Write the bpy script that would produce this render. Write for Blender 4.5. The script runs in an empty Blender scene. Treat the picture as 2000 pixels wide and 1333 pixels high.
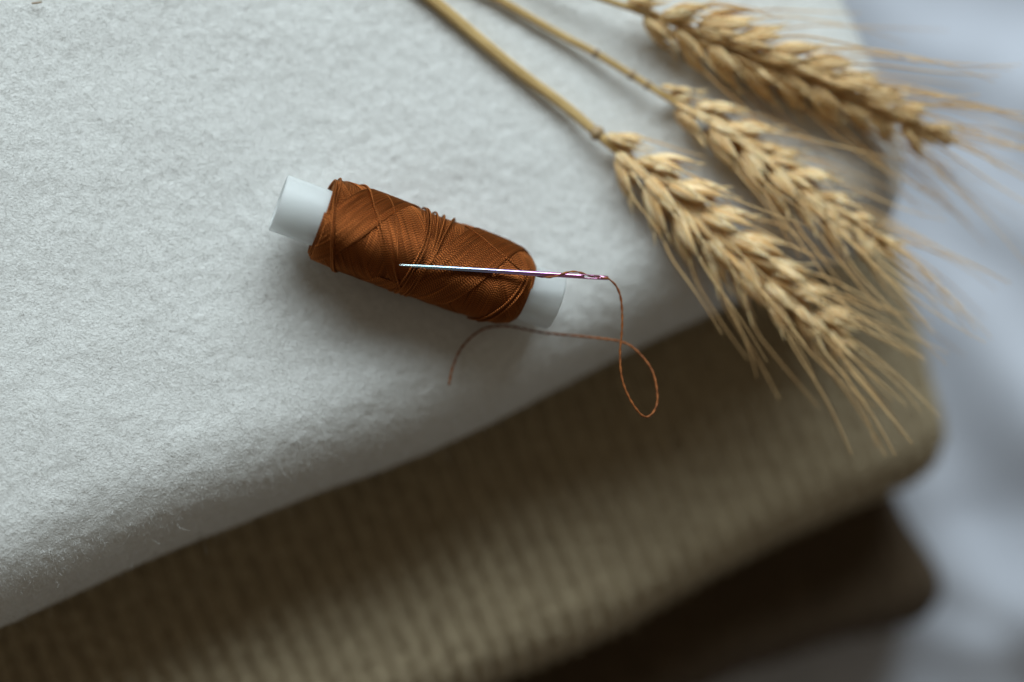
import bpy, math, random
import numpy as np
from mathutils import Vector, Matrix, Quaternion

random.seed(7)
rng = np.random.default_rng(11)
S = 0.01                      # everything below is written in centimetres
scene = bpy.context.scene
C = scene.collection

# ------------------------------------------------------------------ camera
LENS, DIST, FOCUS_Z = 60.0, 35.2, 1.72
TILT = math.radians(11.5)
GX, GY = 0.88, 0.475          # direction in which the cloth recedes from the lens
cam_pos = Vector((-math.sin(TILT) * GX, -math.sin(TILT) * GY, math.cos(TILT))) * DIST
fwd = (-cam_pos).normalized()
right = fwd.cross(Vector((0, 1, 0))).normalized()
up = right.cross(fwd).normalized()
cd = bpy.data.cameras.new('camera')
cam = bpy.data.objects.new('camera', cd)
C.objects.link(cam)
M = Matrix((right, up, -fwd)).transposed().to_4x4()
M.translation = cam_pos * S
cam.matrix_world = M
cd.lens = LENS
cd.sensor_width = 36.0
cd.clip_start, cd.clip_end = 0.01, 20.0
cd.dof.use_dof = True
cd.dof.focus_distance = (DIST - FOCUS_Z * math.cos(TILT)) * S
cd.dof.aperture_fstop = 2.8
cd.dof.aperture_blades = 0
scene.camera = cam

# ------------------------------------------------------------------ world, window light, exposure
w = bpy.data.worlds.new('World')
scene.world = w
w.use_nodes = True
bg = w.node_tree.nodes['Background']
bg.inputs[0].default_value = (1.0, 0.87, 0.66, 1)
bg.inputs[1].default_value = 0.13
scene.view_settings.view_transform = 'Standard'
scene.view_settings.look = 'None'
scene.view_settings.exposure = 0.0
scene.view_settings.gamma = 1.0
scene.view_settings.use_curve_mapping = False
scene.cycles.max_bounces = 8


def area(name, loc, target, sx, sy, power, col):
    d = bpy.data.lights.new(name, 'AREA')
    d.shape = 'RECTANGLE'
    d.size, d.size_y = sx * S, sy * S
    d.energy = power
    d.color = col
    o = bpy.data.objects.new(name, d)
    C.objects.link(o)
    o.location = Vector(loc) * S
    o.rotation_euler = (Vector(target) - Vector(loc)).to_track_quat('-Z', 'Y').to_euler()
    return o


area('window_light', (-8, 78, 61), (2, 0, 0), 115, 48, 17.4, (0.82, 0.95, 1.0))

# ------------------------------------------------------------------ helpers
R3 = [np.array(right), np.array(up), np.array(fwd)]
CP = np.array(cam_pos)


def P(px, py, z):
    """photo pixel -> point on the horizontal plane at height z (cm)"""
    x = (px - 1000) / 2000 * 36.0 / LENS
    y = (666.5 - py) / 2000 * 36.0 / LENS
    d = R3[2] + x * R3[0] + y * R3[1]
    t = (z - CP[2]) / d[2]
    return CP + d * t


def tag(o, label=None, cat=None, group=None, kind=None):
    if label: o['label'] = label
    if cat: o['category'] = cat
    if group: o['group'] = group
    if kind: o['kind'] = kind
    return o


ORG = {}


def place(o, parent, origin):
    origin = np.array(origin, float)
    ORG[o.name] = origin
    if parent is not None:
        o.parent = parent
        o.location = Vector((origin - ORG[parent.name]) * S)
    else:
        o.location = Vector(origin * S)


def empty(name, origin):
    o = bpy.data.objects.new(name, None)
    o.empty_display_size = 0.01
    C.objects.link(o)
    place(o, None, origin)
    return o


def mk(name, V, F, mat, parent=None, origin=None, uv=None, smooth=True):
    """V (n,3) in world cm; F list/array of faces (all quads as array, or list of lists)."""
    V = np.asarray(V, float)
    if origin is None:
        origin = ORG[parent.name] if parent is not None else np.array([0, 0, 0.])
    me = bpy.data.meshes.new(name)
    L = (V - np.array(origin)) * S
    if isinstance(F, np.ndarray):
        k = F.shape[1]
        me.vertices.add(len(L)); me.vertices.foreach_set('co', L.astype(np.float32).ravel())
        me.loops.add(F.size); me.loops.foreach_set('vertex_index', F.astype(np.int32).ravel())
        me.polygons.add(len(F)); me.polygons.foreach_set('loop_start', np.arange(0, F.size, k, dtype=np.int32))
        me.update(calc_edges=True)
        me.validate()
    else:
        me.from_pydata([tuple(v) for v in L], [], F)
    if smooth:
        me.polygons.foreach_set('use_smooth', np.ones(len(me.polygons), bool))
    if uv is not None:
        ul = me.uv_layers.new(name='UVMap')
        idx = np.empty(len(me.loops), np.int32)
        me.loops.foreach_get('vertex_index', idx)
        ul.data.foreach_set('uv', np.asarray(uv, np.float32)[idx].ravel())
    me.materials.append(mat)
    me.update()
    o = bpy.data.objects.new(name, me)
    C.objects.link(o)
    place(o, parent, origin)
    return o


def lattice(seed, n=256):
    return np.random.default_rng(seed).random((n, n))


def vnoise(x, y, seed):
    g = lattice(seed)
    n = g.shape[0]
    xi, yi = np.floor(x).astype(int), np.floor(y).astype(int)
    fx, fy = x - xi, y - yi
    fx = fx * fx * (3 - 2 * fx); fy = fy * fy * (3 - 2 * fy)
    a = g[xi % n, yi % n]; b = g[(xi + 1) % n, yi % n]
    c = g[xi % n, (yi + 1) % n]; d = g[(xi + 1) % n, (yi + 1) % n]
    return (a * (1 - fx) + b * fx) * (1 - fy) + (c * (1 - fx) + d * fx) * fy - 0.5


def fbm(x, y, seed, octs=4, gain=0.5):
    s, a = 0, 1.0
    for k in range(octs):
        s = s + a * vnoise(x * 2.03 ** k + 17.3 * k, y * 2.03 ** k + 5.1 * k, seed + k)
        a *= gain
    return s


def spline(pts, n):
    """Catmull-Rom through pts, n samples per span"""
    pts = np.asarray(pts, float)
    p = np.vstack([2 * pts[0] - pts[1], pts, 2 * pts[-1] - pts[-2]])
    out = []
    for i in range(1, len(p) - 2):
        t = np.linspace(0, 1, n, endpoint=False)[:, None]
        a, b, c, d = p[i - 1], p[i], p[i + 1], p[i + 2]
        out.append(0.5 * ((2 * b) + (-a + c) * t + (2 * a - 5 * b + 4 * c - d) * t ** 2 + (-a + 3 * b - 3 * c + d) * t ** 3))
    out.append(pts[-1][None])
    return np.vstack(out)


def frames(path, up0=(0, 0, 1)):
    T = np.gradient(path, axis=0)
    T /= np.linalg.norm(T, axis=1)[:, None]
    N = np.zeros_like(T)
    u = np.array(up0, float)
    for i in range(len(T)):
        u = u - T[i] * u.dot(T[i])
        u /= np.linalg.norm(u)
        N[i] = u
    return T, N, np.cross(T, N)


def tube(path, rad, seg=8, up0=(0, 0, 1), ply=0.0, twist=0.0, caps=True, flat=1.0):
    """swept tube -> V, F(list), uv; ply>0 gives a twisted two-ply cross section"""
    path = np.asarray(path, float)
    n = len(path)
    rad = np.broadcast_to(np.asarray(rad, float), (n,))
    T, N, B = frames(path, up0)
    s = np.concatenate([[0], np.cumsum(np.linalg.norm(np.diff(path, axis=0), axis=1))])
    ph = np.linspace(0, 2 * np.pi, seg, endpoint=False)
    r = rad[:, None] * (1 + ply * np.cos(2 * (ph[None] - twist * s[:, None])))
    V = path[:, None] + (N[:, None] * np.cos(ph)[None, :, None] * flat + B[:, None] * np.sin(ph)[None, :, None]) * r[..., None]
    uv = np.stack(np.broadcast_arrays(s[:, None], ph[None] / (2 * np.pi)), -1).reshape(-1, 2)
    V = V.reshape(-1, 3)
    i = np.arange(n - 1)[:, None] * seg
    j = np.arange(seg)[None]
    F = np.stack([i + j, i + (j + 1) % seg, i + seg + (j + 1) % seg, i + seg + j], -1).reshape(-1, 4)
    return V, F, uv


class Acc:
    """collects quad meshes into one"""
    def __init__(self):
        self.V, self.F, self.U, self.n = [], [], [], 0

    def add(self, V, F, uv=None):
        self.V.append(V); self.F.append(F + self.n)
        self.U.append(uv if uv is not None else np.zeros((len(V), 2)))
        self.n += len(V)

    def build(self, name, mat, parent=None, origin=None):
        return mk(name, np.vstack(self.V), np.vstack(self.F), mat, parent, origin, uv=np.vstack(self.U))


# ------------------------------------------------------------------ materials
def new_mat(name):
    m = bpy.data.materials.new(name)
    m.use_nodes = True
    nt = m.node_tree
    b = nt.nodes['Principled BSDF']
    return m, nt, b


def ramp(nt, fac, stops):
    r = nt.nodes.new('ShaderNodeValToRGB')
    e = r.color_ramp.elements
    while len(e) > 1: e.remove(e[-1])
    e[0].position, e[0].color = stops[0][0], (*stops[0][1], 1)
    for p, c in stops[1:]:
        k = e.new(p); k.color = (*c, 1)
    nt.links.new(fac, r.inputs[0])
    return r.outputs[0]


def noise(nt, scale, detail=3, rough=0.5, coord='Object', stretch=None, seed=0.0):
    tc = nt.nodes.new('ShaderNodeTexCoord')
    mp = nt.nodes.new('ShaderNodeMapping')
    mp.inputs['Location'].default_value = (seed, seed * 1.7, seed * .3)
    if stretch: mp.inputs['Scale'].default_value = stretch
    nt.links.new(tc.outputs[coord], mp.inputs[0])
    n = nt.nodes.new('ShaderNodeTexNoise')
    n.inputs['Scale'].default_value = scale
    n.inputs['Detail'].default_value = detail
    n.inputs['Roughness'].default_value = rough
    nt.links.new(mp.outputs[0], n.inputs['Vector'])
    return n.outputs[0]


def bump(nt, b, h, dist, strength=1.0):
    k = nt.nodes.new('ShaderNodeBump')
    k.inputs['Strength'].default_value = strength
    k.inputs['Distance'].default_value = dist
    nt.links.new(h, k.inputs['Height'])
    nt.links.new(k.outputs[0], b.inputs['Normal'])


def cloth_mat(name, c1, c2, sc, bdist, sheen=0.3, detail=5):
    m, nt, b = new_mat(name)
    nt.links.new(ramp(nt, noise(nt, sc, detail, .6), [(.32, c1), (.68, c2)]), b.inputs['Base Color'])
    b.inputs['Roughness'].default_value = 0.95
    b.inputs['Specular IOR Level'].default_value = 0.13
    b.inputs['Sheen Weight'].default_value = sheen
    b.inputs['Sheen Roughness'].default_value = 0.6
    bump(nt, b, noise(nt, sc * 2.2, 5, .65, seed=3.3), bdist)
    return m


M_white = cloth_mat('white_fleece', (.64, .635, .615), (.71, .705, .69), 900, 0.0003, .15)
M_taupe = cloth_mat('taupe_rib_knit', (.29, .222, .135), (.475, .39, .255), 420, 0.0008, .12)
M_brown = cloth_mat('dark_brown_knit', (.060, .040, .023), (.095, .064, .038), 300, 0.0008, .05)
M_sheet = cloth_mat('pale_blue_white_sheet', (.43, .445, .50), (.46, .475, .53), 120, 0.0001, .0)

m, nt, b = new_mat('brown_thread')
M_thread = m
tc = nt.nodes.new('ShaderNodeTexCoord')
sp = nt.nodes.new('ShaderNodeSeparateXYZ')
nt.links.new(tc.outputs['UV'], sp.inputs[0])
# slanted ply pattern: sine of (length * k + around)
ma = nt.nodes.new('ShaderNodeMath'); ma.operation = 'MULTIPLY_ADD'
nt.links.new(sp.outputs[0], ma.inputs[0]); ma.inputs[1].default_value = 20.0
nt.links.new(sp.outputs[1], ma.inputs[2])
mb = nt.nodes.new('ShaderNodeMath'); mb.operation = 'MULTIPLY'
nt.links.new(ma.outputs[0], mb.inputs[0]); mb.inputs[1].default_value = 2 * math.pi
ms = nt.nodes.new('ShaderNodeMath'); ms.operation = 'SINE'
nt.links.new(mb.outputs[0], ms.inputs[0])
mr = nt.nodes.new('ShaderNodeMapRange')
nt.links.new(ms.outputs[0], mr.inputs[0])
mr.inputs[1].default_value, mr.inputs[2].default_value = -1, 1
mx = nt.nodes.new('ShaderNodeMath'); mx.operation = 'MULTIPLY_ADD'
nt.links.new(noise(nt, 1.0, 1, .5, coord='UV', stretch=(.7, 0, 0)), mx.inputs[0]); mx.inputs[1].default_value = 1.1
ma2 = nt.nodes.new('ShaderNodeMath'); ma2.operation = 'MULTIPLY_ADD'
nt.links.new(mr.outputs[0], ma2.inputs[0]); ma2.inputs[1].default_value = .6; ma2.inputs[2].default_value = -.35
nt.links.new(ma2.outputs[0], mx.inputs[2])
nt.links.new(ramp(nt, mx.outputs[0], [(.0, (.06, .012, .002)), (.5, (.16, .038, .008)), (1, (.64, .20, .052))]), b.inputs['Base Color'])  # random strand tone, plus highlights painted onto the ply crests
b.inputs['Roughness'].default_value = 0.35
b.inputs['Metallic'].default_value = 0.78
b.inputs['Specular IOR Level'].default_value = 1.0
b.inputs['Specular Tint'].default_value = (1.0, .62, .28, 1)
bump(nt, b, mr.outputs[0], 0.00012, 1)

m, nt, b = new_mat('chestnut_thread')
M_loose = m
nt.links.new(ramp(nt, noise(nt, 700, 3), [(.3, (.15, .042, .009)), (.7, (.30, .095, .022))]), b.inputs['Base Color'])
b.inputs['Roughness'].default_value = 0.65
b.inputs['Specular IOR Level'].default_value = .25

m, nt, b = new_mat('milky_plastic')
M_tube = m
b.inputs['Base Color'].default_value = (.80, .83, .83, 1)
b.inputs['Roughness'].default_value = 0.55
b.inputs['Subsurface Weight'].default_value = 0.6
b.inputs['Subsurface Radius'].default_value = (1, 1, 1)
b.inputs['Subsurface Scale'].default_value = 0.006
b.inputs['Transmission Weight'].default_value = 0.4
bump(nt, b, noise(nt, 300, 2), 0.00003)

m, nt, b = new_mat('iridescent_steel')
M_needle = m
tc = nt.nodes.new('ShaderNodeTexCoord')
sp = nt.nodes.new('ShaderNodeSeparateXYZ')
nt.links.new(tc.outputs['Object'], sp.inputs[0])
mr = nt.nodes.new('ShaderNodeMapRange')
nt.links.new(sp.outputs[0], mr.inputs[0])
mr.inputs[1].default_value, mr.inputs[2].default_value = 0, 4.08 * S
nt.links.new(ramp(nt, mr.outputs[0], [(0, (.60, .75, .78)), (.12, (.30, .55, .64)), (.35, (.26, .38, .70)), (.5, (.38, .28, .70)),
                                      (.62, (.45, .18, .60)), (.78, (.60, .14, .44)), (1, (.66, .20, .46))]), b.inputs['Base Color'])
b.inputs['Metallic'].default_value = 1.0
b.inputs['Roughness'].default_value = 0.2
b.inputs['Coat Weight'].default_value = 1.0
b.inputs['Coat Roughness'].default_value = 0.13
b.inputs['Coat IOR'].default_value = 2.3


def wheat_mat(name, stops, sc=260, stretch=None, spec=.3, trans=0.0):
    m, nt, b = new_mat(name)
    n = noise(nt, sc, 4, .55, stretch=stretch, coord='UV' if stretch else 'Object')
    nt.links.new(ramp(nt, n, stops), b.inputs['Base Color'])
    b.inputs['Roughness'].default_value = .5
    b.inputs['Specular IOR Level'].default_value = spec
    b.inputs['Subsurface Weight'].default_value = trans
    b.inputs['Subsurface Radius'].default_value = (1, .7, .35)
    b.inputs['Subsurface Scale'].default_value = .0012
    bump(nt, b, noise(nt, 1, 3, coord='UV', stretch=(1.2, 22, 1)) if stretch else noise(nt, 900, 3), .0004 if stretch else .00012)
    return m


M_husk = wheat_mat('wheat_husk', [(.29, (.30, .12, .03)), (.42, (.72, .42, .155)), (.60, (.97, .76, .47))], 1.0, (1.6, 11, 1), trans=.25)  # brown streaks; low stop widened to paint in shadowed gaps between husks
M_husk_dark = wheat_mat('ripe_wheat_husk', [(.30, (.25, .10, .022)), (.43, (.62, .35, .12)), (.61, (.94, .73, .43))], 1.0, (1.6, 11, 1), trans=.2)  # browner streaks, with the same gap shade put into the low stop
M_stem = wheat_mat('straw', [(.3, (.44, .27, .09)), (.62, (.70, .49, .21))], 1.0, (.7, 9, 1))
M_awn = wheat_mat('awn_bristle', [(.3, (.40, .21, .08)), (.65, (.74, .50, .24))], 60)
M_node = wheat_mat('straw_node', [(.3, (.22, .14, .07)), (.65, (.40, .28, .15))], 300)
m, nt, b = new_mat('brown_lint')
M_lint = m
nt.links.new(ramp(nt, noise(nt, 500), [(.3, (.25, .17, .10)), (.7, (.38, .28, .18))]), b.inputs['Base Color'])
b.inputs['Roughness'].default_value = .9


# ------------------------------------------------------------------ folded cloths
class Layer:
    def __init__(s, name, mat, front, side, ztop, T, Rb, rc, cell, A, B, disp, wave=0.2):
        zm = ztop - T * .5
        f0, f1 = P(*front[0], zm)[:2], P(*front[1], zm)[:2]
        g0, g1 = P(*side[0], zm)[:2], P(*side[1], zm)[:2]
        e1 = (f1 - f0) / np.linalg.norm(f1 - f0)             # along the front edge, to the right
        n1 = np.array([e1[1], -e1[0]])                       # outward (towards the lens bottom)
        e2 = (g1 - g0) / np.linalg.norm(g1 - g0)             # along the right side, downwards
        n2 = np.array([-e2[1], e2[0]])
        if n2.dot(e1) < 0: n2 = -n2
        if n1[1] > 0: n1 = -n1
        c1, c2 = n1.dot(f0) - Rb - rc, n2.dot(g0) - Rb - rc
        V = np.linalg.solve(np.array([n1, n2]), np.array([c1, c2]))
        s.__dict__.update(locals())
        Lw = math.pi * (Rb + T / 2) / 2 * 1.0
        s.Lw = Lw
        a = np.arange(-A, rc + Lw + cell * 1.5, cell)
        b_ = np.arange(-B, rc + Lw + cell * 1.5, cell)
        # sheet axes: a along e1, b along the side direction e2 (so ribs run parallel to the side)
        aa, bb = np.meshgrid(a, b_, indexing='ij')
        X = V[None, None] + aa[..., None] * e1 + bb[..., None] * n1
        s.aa, s.bb = aa, bb
        pos, nrm, m = s.wrap(X)
        pos = pos + nrm * disp(aa, bb, m)[..., None]
        sw = wave * np.exp(-((aa + 10) / 4.5) ** 2) + .35 * wave * np.sin(aa / 1.9)
        pos[..., :2] += n1 * (sw * np.clip((bb + 3) / 4, 0, 1))[..., None]
        na, nb = aa.shape
        idx = np.arange(na * nb).reshape(na, nb)
        F = np.stack([idx[:-1, :-1], idx[1:, :-1], idx[1:, 1:], idx[:-1, 1:]], -1).reshape(-1, 4)
        mm = m.ravel()[F].min(axis=1)
        F = F[mm < Lw - 1e-6][:, ::-1]
        s.pos, s.nrm, s.m, s.F = pos, nrm, m, F

    def wrap(s, X):
        n1, n2, V = s.n1, s.n2, s.V
        d = X - V
        d1, d2 = d @ n1, d @ n2
        # nearest point of the wedge {d1<=0, d2<=0}
        t1 = np.array([-n1[1], n1[0]]); t2 = np.array([-n2[1], n2[0]])
        cand1 = d - d1[..., None] * n1                  # projection on front line
        ok1 = (cand1 @ n2) <= 1e-9
        cand2 = d - d2[..., None] * n2
        ok2 = (cand2 @ n1) <= 1e-9
        inside = (d1 <= 0) & (d2 <= 0)
        near = np.where((ok1 & (d1 > 0))[..., None], cand1, np.where((ok2 & (d2 > 0))[..., None], cand2, 0.0))
        near = np.where(inside[..., None], d, near)
        off = d - near
        mp = np.linalg.norm(off, axis=-1)
        dr = off / np.maximum(mp, 1e-9)[..., None]
        m = np.clip(mp - s.rc, 0, s.Lw)
        phi = m / s.Lw * math.pi
        base = np.where((mp > s.rc)[..., None], near + dr * s.rc, d)
        hor = s.Rb * np.sin(phi)
        xy = V + base + dr * hor[..., None]
        z = s.ztop - s.T / 2 * (1 - np.cos(phi))
        pos = np.concatenate([xy, z[..., None]], -1)
        nz = np.cos(phi) / (s.T / 2); nh = np.sin(phi) / s.Rb
        nn = np.concatenate([dr * nh[..., None], nz[..., None]], -1)
        nn /= np.linalg.norm(nn, axis=-1)[..., None]
        return pos, nn, m


def disp_white(a, b, m):
    h = 0.13 * fbm(a / 5.5 + 3, b / 4.5 + 9, 5, 2)
    h += 0.16 * np.exp(-(((a - SPA[0]) / 1.3) ** 2 + ((b - SPA[1]) / 1.0) ** 2))     # soft rise under the spool
    h += 0.034 * fbm(a / 1.3, b / 1.0, 15, 3)
    h += 0.015 * fbm(a / .22, b / .20, 25, 3, .6) + .011 * fbm(a / .11, b / .10, 29, 1)
    return h


def disp_taupe(a, b, m):
    k = 2 * np.pi / 0.46
    aw = a + 0.10 * fbm(a / 2.5, b / 2.5, 33, 2)
    rib = np.cos(aw * k)
    row = np.cos((b + 0.05 * fbm(a / .8, b / .8, 35, 2)) * 2 * np.pi / 0.42 + np.pi * np.floor(aw / .46))
    h = 0.085 * rib + 0.055 * fbm(a / .30, b / .22, 37, 3)
    h += 0.25 * fbm(a / 5, b / 4 + 3, 39, 2)
    return h


def disp_brown(a, b, m):
    return 0.05 * np.cos(a * 2 * np.pi / .6) + 0.25 * fbm(a / 3, b / 3, 49, 3)


def fuzz(V, F, n, length, width, keep, lean, seed):
    """short nap fibres standing on the cloth, part of its own mesh"""
    r = np.random.default_rng(seed)
    q = V[F]
    ctr = q.mean(1)
    F2 = F[keep(ctr)]
    q = V[F2]
    ar = np.linalg.norm(np.cross(q[:, 2] - q[:, 0], q[:, 3] - q[:, 1]), axis=1)
    sel = r.choice(len(F2), n, p=ar / ar.sum())
    u, v = r.random(n)[:, None], r.random(n)[:, None]
    q = q[sel]
    p = (q[:, 0] * (1 - u) + q[:, 1] * u) * (1 - v) + (q[:, 3] * (1 - u) + q[:, 2] * u) * v
    nn = np.cross(q[:, 2] - q[:, 0], q[:, 3] - q[:, 1])
    nn /= np.linalg.norm(nn, axis=1)[:, None]
    cl = fbm(p[:, 0] / .16, p[:, 1] / .16, 71, 2) * 7
    cl2 = fbm(p[:, 0] / .19 + 40, p[:, 1] / .19, 72, 2) * 7
    rd = r.normal(size=(n, 3)) * .75
    ld = np.stack([np.cos(cl * 2), np.sin(cl2 * 2), 0 * cl], -1)
    d0 = nn * 0.55 + rd * .5 + ld * lean
    d0 /= np.linalg.norm(d0, axis=1)[:, None]
    d1 = d0 + r.normal(size=(n, 3)) * .6 + ld * lean * .6 - nn * .2
    d1 /= np.linalg.norm(d1, axis=1)[:, None]
    L = (length * (.5 + r.random(n)) * np.where(r.random(n) < .003, 5.0, 1.0))[:, None]
    sd = np.cross(d0, r.normal(size=(n, 3)))
    sd /= np.linalg.norm(sd, axis=1)[:, None]
    sd *= width / 2
    p = p - nn * .01
    m_ = p + d0 * L * .5
    e = m_ + d1 * L * .5
    Vf = np.stack([p - sd, p + sd, m_ - sd * .8, m_ + sd * .8, e - sd * .25, e + sd * .25], 1).reshape(-1, 3)
    i = np.arange(n)[:, None] * 6
    Ff = np.concatenate([i + np.array([[0, 1, 3, 2]]), i + np.array([[2, 3, 5, 4]])], 0)
    return Vf, Ff


def build_layer(L, name, mat, fz=None):
    V = L.pos.reshape(-1, 3); F = L.F
    if fz:
        Vf, Ff = fuzz(V, F, **fz)
        F = np.vstack([F, Ff + len(V)]); V = np.vstack([V, Vf])
    used = np.zeros(len(V), bool); used[F.ravel()] = True
    mp = np.cumsum(used) - 1
    V = V[used]; F = mp[F]
    ctr = np.array([L.V[0] - 8, L.V[1] + 8, L.ztop - L.T])
    return mk(name, V, F, mat, None, ctr)


T1, T2, T3 = 4.4, 3.5, 3.2
SPA = (0.0, 0.0)
_t = Layer('w', None, ((100, 1178), (1300, 655)), ((1640, 40), (1762, 330)), 0.0, T1, 2.0, .5, 2.0, 27, 20, lambda a, b, m: 0 * a)
_q = P(625, 440, 0.15)[:2] - _t.V
SPA = (float(_q @ _t.e1), float(_q @ _t.n1))
Lwht = Layer('w', None, ((100, 1178), (1300, 655)), ((1640, 40), (1762, 330)), 0.0, T1, 2.0, .5, 0.045, 27, 20, disp_white)
Ltau = Layer('t', None, ((920, 1333), (1600, 1022)), ((1768, 600), (1832, 830)), -T1, T2, 1.25, .5, 0.065, 30, 24, disp_taupe)
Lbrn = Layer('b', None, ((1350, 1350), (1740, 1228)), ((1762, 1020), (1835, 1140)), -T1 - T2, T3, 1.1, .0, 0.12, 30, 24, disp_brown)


def in_view(c):
    d = c - CP
    f = d @ R3[2]
    x = d @ R3[0] / f; y = d @ R3[1] / f
    return (abs(x) < .345) & (abs(y) < .24)


o = build_layer(Lwht, 'folded_white_cloth', M_white, dict(n=450000, length=.07, width=.0042, keep=in_view, lean=.2, seed=3))
tag(o, 'soft white brushed fleece, folded, topmost of the stack', 'folded cloth')
o = build_layer(Ltau, 'folded_knit_cloth', M_taupe, dict(n=90000, length=.14, width=.008, keep=in_view, lean=.3, seed=4))
tag(o, 'folded taupe ribbed knit cloth under the white fleece', 'folded cloth')
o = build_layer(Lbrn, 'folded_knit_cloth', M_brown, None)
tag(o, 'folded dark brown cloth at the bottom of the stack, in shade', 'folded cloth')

# ------------------------------------------------------------------ sheet below
ZS = -T1 - T2 - T3
xs = np.arange(-60, 60, .35); ys = np.arange(-50, 60, .35)
X, Y = np.meshgrid(xs, ys, indexing='ij')
Z = np.zeros_like(X)


def ridge(x, y, a, b, wd, h, ext=4.0):
    a = P(*a, ZS)[:2]; b = P(*b, ZS)[:2]
    d = b - a; L = np.linalg.norm(d); d /= L
    t = (x - a[0]) * d[0] + (y - a[1]) * d[1]
    s_ = -(x - a[0]) * d[1] + (y - a[1]) * d[0]
    e = 1 / (1 + np.exp(-(t + ext * .2) / ext * 3)) * (1 - 1 / (1 + np.exp(-(t - L - ext * .2) / ext * 3)))
    s_ = s_ + .5 * np.sin(t / 3.1)
    return h * np.exp(-(s_ / wd) ** 2) * e


for a, b_, wd, h in [((1690, 90), (2150, 190), 1.7, 1.2), ((1850, 350), (2150, 520), 1.5, 1.1), ((1830, 600), (2150, 900), 1.7, 1.6),
                     ((1760, 900), (1900, 1250), 1.0, 1.0), ((1800, 1150), (2150, 1230), 1.3, 1.0), ((1500, -60), (2000, -200), 2.4, 1.0),
                     ((2050, 950), (2300, 1500), 1.8, 1.6)]:
    Z += ridge(X, Y, a, b_, wd, h)
Z += .5 * fbm(X / 6, Y / 6, 61, 3) + .35 * np.abs(fbm(X / 3.2 + Y / 5, Y / 4 - X / 6, 67, 2))
Z -= Z[(X < 5) & (Y < 5)].mean()
st = (X - Lbrn.V[0]) * Lbrn.n2[0] + (Y - Lbrn.V[1]) * Lbrn.n2[1]
st2 = (X - Lbrn.V[0]) * Lbrn.n1[0] + (Y - Lbrn.V[1]) * Lbrn.n1[1]
fade = np.clip(np.maximum(st, st2) / 3, 0, 1)                 # flat where the stack rests
Z = Z * fade * fade * (3 - 2 * fade) + ZS - .02
idx = np.arange(X.size).reshape(X.shape)
F = np.stack([idx[:-1, :-1], idx[1:, :-1], idx[1:, 1:], idx[:-1, 1:]], -1).reshape(-1, 4)
o = mk('bed_sheet', np.stack([X, Y, Z], -1).reshape(-1, 3), F, M_sheet, None, (0, 0, ZS))
tag(o, 'rumpled pale blue white bed sheet under the stack of cloths', kind='structure')

# ------------------------------------------------------------------ thread spool
RW = 0.85
zl, zr = 1.14, 0.80
A0 = P(543, 396, zl); A1 = P(1085, 592, zr)
ax = A1 - A0; LEN = np.linalg.norm(ax); ax /= LEN
upv = np.array([0, 0, 1.]) - ax * ax[2]; upv /= np.linalg.norm(upv)
sdv = np.cross(ax, upv)       # points towards the top of the photo or bottom
if sdv[1] > 0: sdv = -sdv     # make it point to the lower side of the photo
k = LEN / 5.76


def cyl(s, r, th):
    """axis distance s (cm), radius r, angle th: 0 = top, + = towards the lower side of the photo"""
    s, r, th = np.broadcast_arrays(s, r, th)
    return A0 + ax * s[..., None] + upv * (r * np.cos(th))[..., None] + sdv * (r * np.sin(th))[..., None]


spool = empty('thread_spool', (A0 + A1) / 2 - np.array([0, 0, RW]))
tag(spool, 'small spool of glossy brown thread on a milky plastic tube, lying on the white fleece', 'thread spool')

prof = [(0.02, .50), (0.0, .515), (0.0, .555), (0.03, .575), (1.0, .575), (3.0, .575), (5.73, .575), (5.76, .555), (5.76, .515), (5.74, .50), (3.0, .50), (.02, .50)]
ns = 72
th = np.linspace(0, 2 * np.pi, ns, endpoint=False)
V = np.concatenate([cyl(np.full(ns, p[0] * k), np.full(ns, p[1]), th) for p in prof])
i = np.arange(len(prof) - 1)[:, None] * ns; j = np.arange(ns)[None]
F = np.stack([i + j, i + (j + 1) % ns, i + ns + (j + 1) % ns, i + ns + j], -1).reshape(-1, 4)
mk('tube', V, F, M_tube, spool)

SA, SB = .86 * k, 5.10 * k


def Rs(s):
    """outer radius of the winding"""
    s = np.asarray(s, float)
    xs_ = np.array([SA - .1, SA, SA + .06, SA + .16, SA + .45, 1.9 * k, 2.7 * k, 3.1 * k, 3.7 * k, 4.4 * k, 4.75 * k, 4.98 * k, SB])
    rs = np.array([.66, .72, .79, .825, .845, .85, .835, .82, .845, .83, .79, .70, .57])
    return np.interp(s, xs_, rs)


wind = Acc()
# core so nothing shows through
pp = [(SA + .05, .56), (SA + .02, .70)] + [(s, float(Rs(s)) - .012) for s in np.linspace(SA + .04, SB - .03, 40)] + [(SB - .03, .56)]
V = np.concatenate([cyl(np.full(ns, p[0]), np.full(ns, p[1]), th) for p in pp])
i = np.arange(len(pp) - 1)[:, None] * ns
F = np.stack([i + j, i + (j + 1) % ns, i + ns + (j + 1) % ns, i + ns + j], -1).reshape(-1, 4)
wind.add(V, F)
TR = .0185


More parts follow.
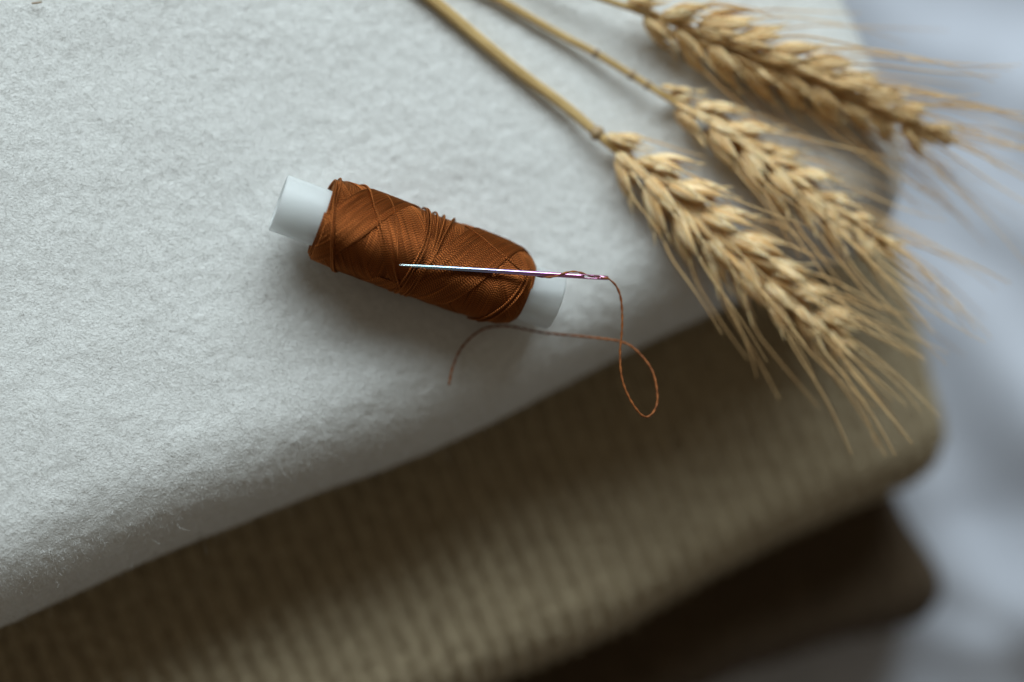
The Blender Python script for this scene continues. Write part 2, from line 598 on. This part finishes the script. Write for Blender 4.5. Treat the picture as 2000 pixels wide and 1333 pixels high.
def strand(s, th, lift, r=TR, seg=5, wob=.0):
    """strand along arrays s, th on the winding surface"""
    s = s + wob * np.sin(th * 3.1 + s * 7)
    p = cyl(s, Rs(s) + lift, th)
    T = np.gradient(p, axis=0); T /= np.linalg.norm(T, axis=1)[:, None]
    N = cyl(s, np.ones_like(s), th) - cyl(s, np.zeros_like(s), th)
    B = np.cross(T, N); B /= np.linalg.norm(B, axis=1)[:, None]
    N = np.cross(B, T)
    al = np.concatenate([[0], np.cumsum(np.linalg.norm(np.diff(p, axis=0), axis=1))]) + rng.random() * 400
    ph = np.linspace(0, 2 * np.pi, seg, endpoint=False)
    V = p[:, None] + (N[:, None] * np.cos(ph)[None, :, None] + B[:, None] * np.sin(ph)[None, :, None]) * r
    uv = np.stack(np.broadcast_arrays(al[:, None], ph[None] / (2 * np.pi)), -1).reshape(-1, 2)
    n = len(p)
    i = np.arange(n - 1)[:, None] * seg; j = np.arange(seg)[None]
    F = np.stack([i + j, i + (j + 1) % seg, i + seg + (j + 1) % seg, i + seg + j], -1).reshape(-1, 4)
    wind.add(V.reshape(-1, 3), F, uv)


# base layer: close helix
turns = int((SB - SA) / .033)
tt = np.linspace(0, 1, turns * 60)
strand(SA + (SB - SA) * tt, tt * turns * 2 * np.pi, .0)


# broad bands of parallel strands; s(th) slants, edges give the overlapping facets
def band(s0, th0, slope, width, lift, span=math.pi * 2.0, curve=0.0, pitch=.033):
    n = int(width / pitch)
    t = np.linspace(-span / 2, span / 2, 80)
    for q in range(n):
        s = s0 + q * pitch + slope * t + curve * t * t
        msk = (s > SA + .05) & (s < SB - .06)
        if msk.sum() < 4: continue
        idx = np.where(msk)[0]
        seg = slice(idx[0], idx[-1] + 1)
        strand(s[seg], th0 + t[seg], lift + rng.normal() * .0015, wob=.004)


band(SA - .3, 0.0, .50, 1.0, .012, 4.6)
band(SA + .0, 0.1, -.55, .95, .030, 4.4)
band(1.9 * k, 0.0, .55, 1.25, .014, 4.2)
band(3.1 * k, 0.1, -.50, 1.15, .032, 4.4)
band(4.3 * k, 0.0, .55, .9, .012, 4.4)
band(1.5 * k, 2.6, -.5, 1.2, .018, 3)
band(3.3 * k, 2.4, .5, 1.0, .014, 3)


def pick(px, py):
    """photo pixel -> (s, th) on the winding, by marching the view ray"""
    x = (px - 1000) / 2000 * 36.0 / LENS; y = (666.5 - py) / 2000 * 36.0 / LENS
    d = R3[2] + x * R3[0] + y * R3[1]; d /= np.linalg.norm(d)
    best = None
    for t in np.arange(28, 38, .004):
        p = CP + d * t - A0
        s = p @ ax
        q = p - ax * s
        r = np.linalg.norm(q)
        if 0 < s < LEN:
            if r <= Rs(s):
                return s, math.atan2(q @ sdv, q @ upv)
            if best is None or r < best[0]: best = (r, s, math.atan2(q @ sdv, q @ upv))
    return best[1], best[2]


def loose(pts, lift, r=.0225):
    q = np.array([pick(*p) for p in pts])
    # carry on a little round both sides
    d0 = q[0] - q[1]; d1 = q[-1] - q[-2]
    q = np.vstack([q[0] + d0 * .9, q, q[-1] + d1 * .9])
    c = spline(q, 14)
    strand(c[:, 0], c[:, 1], lift, r=r, seg=8)


LF = .054
loose([(712, 366), (728, 400), (742, 440), (756, 480), (768, 510), (776, 540)], LF)
loose([(833, 420), (832, 455), (818, 495), (795, 535), (762, 568)], LF)
loose([(838, 422), (838, 458), (824, 498), (801, 538), (772, 572)], LF + .004)
loose([(852, 424), (850, 462), (838, 500), (818, 535), (785, 572)], LF)
loose([(866, 428), (858, 462), (843, 500), (822, 535), (800, 570)], LF + .006)
loose([(884, 434), (866, 462), (846, 502), (825, 535), (808, 560)], LF + .01)
loose([(655, 358), (650, 400), (648, 450), (648, 500), (652, 525)], LF - .005)
loose([(664, 356), (655, 400), (652, 450), (651, 500), (656, 528)], LF)
loose([(930, 460), (955, 480), (980, 500), (1000, 516), (1015, 528)], LF - .01, .016)
loose([(1030, 545), (1018, 570), (1000, 592), (975, 612), (952, 622)], LF - .01)
loose([(1026, 540), (1010, 566), (990, 590), (962, 610), (935, 620)], LF - .01)
loose([(746, 376), (765, 400), (772, 430), (776, 470)], LF - .02, .016)
wind.build('thread_winding', M_thread, spool)

# ------------------------------------------------------------------ needle
zc = zl + (zr - zl) * .5 + RW
NZ = 1.885
NS = -.13 / 407          # the needle follows the slope of the spool
N0 = P(780, 518, NZ); N1 = P(1188, 543.5, NZ + NS * 408)
nd = N1 - N0; NL = np.linalg.norm(nd); nd /= NL
npts = np.array([0, .02, .1, .3, .7, 1.2, 1.8, 2.6, 3.3, 3.6, 3.85, 3.98, 4.05, NL - .02, NL - .005, NL])
nrad = np.array([.005, .010, .016, .026, .035, .041, .046, .048, .048, .048, .049, .048, .046, .043, .036, .02])
lx = np.linspace(0, 1, len(npts))
path = np.stack([npts, 0 * npts, 0 * npts], -1)
V, F, _ = tube(path, nrad, 24, flat=.92)
Fl = [list(f) for f in F] + [list(range(23, -1, -1)), list(range(len(V) - 24, len(V)))]
me = bpy.data.meshes.new('sewing_needle'); me.from_pydata([tuple(v * S) for v in V], [], Fl); me.update()
import bmesh
bm = bmesh.new(); bm.from_mesh(me); bmesh.ops.recalc_face_normals(bm, faces=bm.faces); bm.to_mesh(me); bm.free()
needle = bpy.data.objects.new('sewing_needle', me)
C.objects.link(needle)
# eye cutter: a stretched capsule through the shaft
cv, cf = [], []
nE = 20
for zz in (-.12, .12):
    for q in range(nE):
        a = 2 * math.pi * q / nE
        cx = 3.84 + (.115 if math.cos(a) > 0 else -.115) + .026 * math.cos(a) * 1.8
        cv.append((cx * S, .026 * math.sin(a) * S, zz * S))
cf = [[q, (q + 1) % nE, nE + (q + 1) % nE, nE + q] for q in range(nE)] + [list(range(nE - 1, -1, -1)), list(range(nE, 2 * nE))]
cm = bpy.data.meshes.new('cut'); cm.from_pydata(cv, [], cf)
bm = bmesh.new(); bm.from_mesh(cm); bmesh.ops.recalc_face_normals(bm, faces=bm.faces); bm.to_mesh(cm); bm.free()
co = bpy.data.objects.new('cut', cm); C.objects.link(co)
md = needle.modifiers.new('eye', 'BOOLEAN'); md.operation = 'DIFFERENCE'; md.object = co; md.solver = 'EXACT'
bpy.context.view_layer.update()
dg = bpy.context.evaluated_depsgraph_get()
nm = bpy.data.meshes.new_from_object(needle.evaluated_get(dg))
needle.modifiers.clear(); needle.data = nm; nm.name = 'sewing_needle'
bpy.data.objects.remove(co); bpy.data.meshes.remove(cm)
nm.materials.clear(); nm.materials.append(M_needle)
for p in nm.polygons: p.use_smooth = len(p.vertices) < 9 and abs(p.normal.x) < .8
zx = Vector(nd); zz = Vector((0, 0, 1)) - zx * zx.z; zz.normalize(); yy = zz.cross(zx)
view = -Vector(R3[2])
zz = (view - zx * zx.dot(view)).normalized(); zz = (zz + yy * .15).normalized(); yy = zz.cross(zx)
MM = Matrix((zx, yy, zz)).transposed().to_4x4(); MM.translation = Vector(N0 * S)
needle.matrix_world = MM
ORG[needle.name] = N0
tag(needle, 'shiny sewing needle with blue to magenta sheen resting across the brown spool', 'needle')

# ------------------------------------------------------------------ thread through the needle
def PN(px, py, dz=0.0):
    return P(px, py, NZ + NS * (px - 780) + dz)


pts = [PN(1030, 534, -.085), PN(1045, 538.5, -.06), PN(1062, 541.5, -.01), PN(1078, 541.5, .045), PN(1092, 538, .07), PN(1103, 533.5, .05), PN(1118, 531, .0),
       PN(1134, 533, -.05), PN(1148, 538, -.07), PN(1160, 541.5, -.03), PN(1172, 542.5, .02), PN(1181, 543.5, .065), PN(1190, 546, .05)]
pts += [P(1205, 562, 1.74), P(1213.5, 590, 1.69), P(1215, 640, 1.62), P(1211, 690, 1.58), P(1215, 740, 1.60), P(1232, 783, 1.62), P(1256, 813, 1.62),
        P(1274, 808, 1.58), P(1284, 780, 1.52), P(1276, 730, 1.40), P(1251, 693, 1.25), P(1217, 669, 1.08), P(1150, 659, .82), P(1060, 650, .42),
        P(995, 638, .20), P(945, 643, .13), P(905, 675, .13), P(885, 715, .12), P(877, 752, .12)]
path = spline(pts, 26)
rr = np.full(len(path), .021); rr[:330] = .018
V, F, uv = tube(path, rr, 10, ply=.22, twist=18.0)
o = mk('sewing_thread', V, F, M_loose, None, P(1215, 640, 0.2), uv=uv)
tag(o, 'loose brown thread through the needle eye, looping over the edge of the fleece', 'thread')

# ------------------------------------------------------------------ wheat
def husk(base, d, nrm, L, wd, th_, keel=.25, curl=.12):
    """boat shaped scale: closed, pointed, bulging; d = direction, nrm = outward side"""
    n, seg = 12, 10
    u = np.linspace(0, 1, n)
    wprof = np.sin(np.pi * np.clip(u, 0, 1) ** .72) ** .85 * (1 - .25 * u) + .10 * (1 - u)
    wprof[-1] = .03
    d = d / np.linalg.norm(d)
    nrm = nrm - d * nrm.dot(d); nrm /= np.linalg.norm(nrm)
    sd = np.cross(d, nrm)
    ctr = base + d[None] * (u * L)[:, None] + nrm[None] * (curl * L * (np.sin(np.pi * u * .9) - u * .35))[:, None]
    ph = np.linspace(0, 2 * np.pi, seg, endpoint=False)
    cw, cs = np.sin(ph), np.cos(ph)
    out = np.where(cs > 0, cs * (1 + keel * np.exp(-(cw / .35) ** 2)), cs * .55)
    V = ctr[:, None] + sd[None, None] * (wprof[:, None] * cw[None] * wd / 2)[..., None] + nrm[None, None] * (wprof[:, None] * out[None] * th_ / 2)[..., None]
    i = np.arange(n - 1)[:, None] * seg; j = np.arange(seg)[None]
    F = np.stack([i + j, i + (j + 1) % seg, i + seg + (j + 1) % seg, i + seg + j], -1).reshape(-1, 4)
    uv = np.stack(np.broadcast_arrays(u[:, None], ph[None] / (2 * np.pi)), -1).reshape(-1, 2) + rng.random(2)[None] * np.array([[9., 0]])
    return V.reshape(-1, 3), F, ctr[-1], uv


def unit(v):
    return v / np.linalg.norm(v)


def wheat(stem_px, ear_px, stem_r, nsp, roll, mat, label, seed, size=1.0, awn_len=2.6, nodes=(), awns=2, spread=1.0):
    r = random.Random(seed)
    g = lambda a: r.gauss(0, a)
    sp_ = np.array([P(*p) for p in stem_px]); ep = np.array([P(*p) for p in ear_px])
    root = empty('wheat_stalk', sp_[0])
    tag(root, label, 'wheat', 'ears of wheat lying on the white fleece')
    full = spline(sp_, 16)
    V, F, uv = tube(full, np.linspace(stem_r * 1.12, stem_r * .85, len(full)), 14)
    mk('stem', V, F, M_stem, root, uv=uv)
    for (npx, nr, nl) in nodes:
        c = P(*npx)
        i = np.argmin(np.linalg.norm(full - c, axis=1)); i = min(max(i, 1), len(full) - 2)
        d = unit(full[i + 1] - full[i - 1])
        u = np.linspace(-1, 1, 9)
        V, F, uv = tube(full[i][None] + d[None] * (u * nl / 2)[:, None], nr * (.62 + .42 * np.exp(-((u - .35) / .45) ** 2)), 12)
        mk('node', V, F, M_node, root)
    ear = spline(ep, 24)
    al = np.concatenate([[0], np.cumsum(np.linalg.norm(np.diff(ear, axis=0), axis=1))])
    EL = al[-1]
    at = lambda s: np.array([np.interp(s, al, ear[:, c]) for c in range(3)])
    V, F, uv = tube(ear, np.linspace(stem_r * .95, .04, len(ear)), 10)
    mk('rachis', V, F, M_stem, root)
    for q in range(nsp):
        f = q / (nsp - 1)
        s = EL * (0.0 + .90 * f)
        b0 = at(s); t = unit(at(min(s + .25, EL)) - at(max(s - .25, 0)))
        upn = np.array([0, 0, 1.]); upn = unit(upn - t * upn.dot(t)); sw = np.cross(t, upn)
        cr, sr = math.cos(roll), math.sin(roll)
        U = upn * cr + sw * sr; W = sw * cr - upn * sr
        side = 1 if q % 2 else -1
        env = (.62 + .38 * min(1, f * 5)) * (1 - .42 * max(0, f - .6) / .4) * size
        acc = Acc()
        base = b0 + W * side * .06
        tips = []
        op = math.radians(17 + g(2.5)) * (1 - .35 * f)
        d = t * math.cos(op) + W * side * math.sin(op)
        # (offset on U, offset on W, fan U, fan W, length, width)
        spec = [(.17, .04, .26, .02, 1.02, .32), (-.17, .04, -.28, .02, 1.02, .32),
                (.13, .15, .20, .15, 1.16, .34), (-.12, .15, -.22, .15, 1.16, .38),
                (.0, .22, .02, .24, 1.18, .33), (.10, -.02, .12, -.16, 1.18, .29),
                (.21, .10, .44, .05, .74, .20), (.05, .27, .12, .46, .80, .19), (-.15, .12, -.42, .10, .76, .2)]
        for m_, (ou, ow, fu, fw, L, wd) in enumerate(spec):
            L *= env * (1 + g(.05)); wd *= env * (1 + g(.07))
            dd = unit(d + U * (fu * spread + g(.09)) + W * side * (fw * spread + g(.09)))
            bb = base + U * ou * env + W * side * ow * env + t * (.05 * m_ + g(.03))
            nr = unit(U * (ou * 3) + W * side * (ow * 2.0 + .02) + upn * .06)
            V, F, tip, uv = husk(bb, dd, nr, L, wd, wd * (.60 + g(.07)), curl=.06 + g(.035))
            acc.add(V, F, uv)
            tips.append((tip, dd, nr))
            # short hard beak on every scale
            V, F, _ = tube(np.array([tip - dd * .05, tip + dd * .07, tip + dd * (.16 + r.random() * .12) + g(.02) * U]), np.array([.022, .014, .004]), 5)
            acc.add(V, F)
        so = acc.build('spikelet', mat, root, base)
        picks = r.sample([2, 3, 4, 5], awns + (f > .6)) if f > .08 else r.sample([2, 3, 4, 5], 1)
        for a_ in picks:
            tip, dd, nr = tips[a_]
            AL = awn_len * (.45 + .75 * r.random()) * (.65 + .35 * min(1, f * 2.5))
            nn = 22
            u = np.linspace(0, 1, nn)
            e = unit(t * 1.0 + dd * (1.0 + .3 * r.random()) + U * g(.10) + W * g(.10) + np.array([0, 0, .06]))
            bend = (W * g(.10) + U * g(.08) - np.array([0, 0, .05])) * AL
            dirs = dd[None] * (1 - np.clip(u * 4, 0, 1))[:, None] + e[None] * np.clip(u * 4, 0, 1)[:, None]
            dirs /= np.linalg.norm(dirs, axis=1)[:, None]
            pth = tip - dd * .04 + np.cumsum(dirs, axis=0) * AL / nn + bend[None] * (u ** 2.2)[:, None]
            pth = np.vstack([(tip - dd * .05)[None], pth])
            if pth[:, 2].min() < .03:
                inside_w = ((pth[:, :2] - Lwht.V) @ Lwht.n1 < 1.8)
                pth[:, 2] = np.where(inside_w, np.maximum(pth[:, 2], .03), pth[:, 2])
            V, F, uv = tube(pth, np.linspace(.019, .006, len(pth)) * (.8 + .5 * r.random()), 6)
            ao = mk('awn', V, F, M_awn, so, base, uv=uv)
    return root


wheat([(560, -230, .15), (700, -110, .15), (835, -8, .14), (1000, 130, .17), (1100, 205, .24), (1150, 247, .33), (1185, 277, .42)],
      [(1178, 270, .41), (1300, 372, .55), (1420, 480, .60), (1540, 580, .62), (1665, 672, .64)], .118, 16, .15, M_husk,
      'pale wheat ear nearest the spool, its dark node just above the grains', 101, 1.0, 2.3, nodes=[((1161, 259, .35), .165, .36)], awns=3)
wheat([(700, -190, .14), (850, -70, .15), (965, -6, .13), (1090, 66, .17), (1160, 103, .24), (1235, 148, .36), (1305, 192, .48)],
      [(1290, 182, .47), (1400, 248, .55), (1520, 335, .60), (1640, 430, .62), (1738, 500, .64)], .085, 15, -.25, M_husk,
      'middle wheat ear of the three, on a thin knotted stem', 202, .84, 2.9,
      nodes=[((1162, 104, .24), .105, .25), ((1232, 146, .36), .11, .25), ((1262, 165, .43), .105, .2)], awns=3)
wheat([(960, -120, .3), (1060, -50, .42), (1160, -8, .5), (1230, 16, .56), (1275, 34, .6)],
      [(1222, 10, .58), (1380, 72, .62), (1520, 130, .64), (1680, 195, .66), (1852, 285, .68)], .07, 19, .55, M_husk_dark,
      'darker golden wheat ear farthest from the spool, reaching past the cloth edge', 303, .95, 3.6, awns=3)

# ------------------------------------------------------------------ specks of lint on the fleece
for pts_, lab in [([(62, 7), (74, 6), (82, 4)], 'tan scrap of lint on the fleece at the upper left corner'),
                  ([(144, 808), (152, 819), (160, 831)], 'fine dark hair of lint on the fleece at lower left')]:
    pth = spline([P(x, y, .05) for x, y in pts_], 6)
    V, F, uv = tube(pth, .018 if 'tan' in lab else .007, 6)
    o = mk('lint_fibre', V, F, M_lint, None, pth[0], uv=uv)
    tag(o, lab, 'lint')
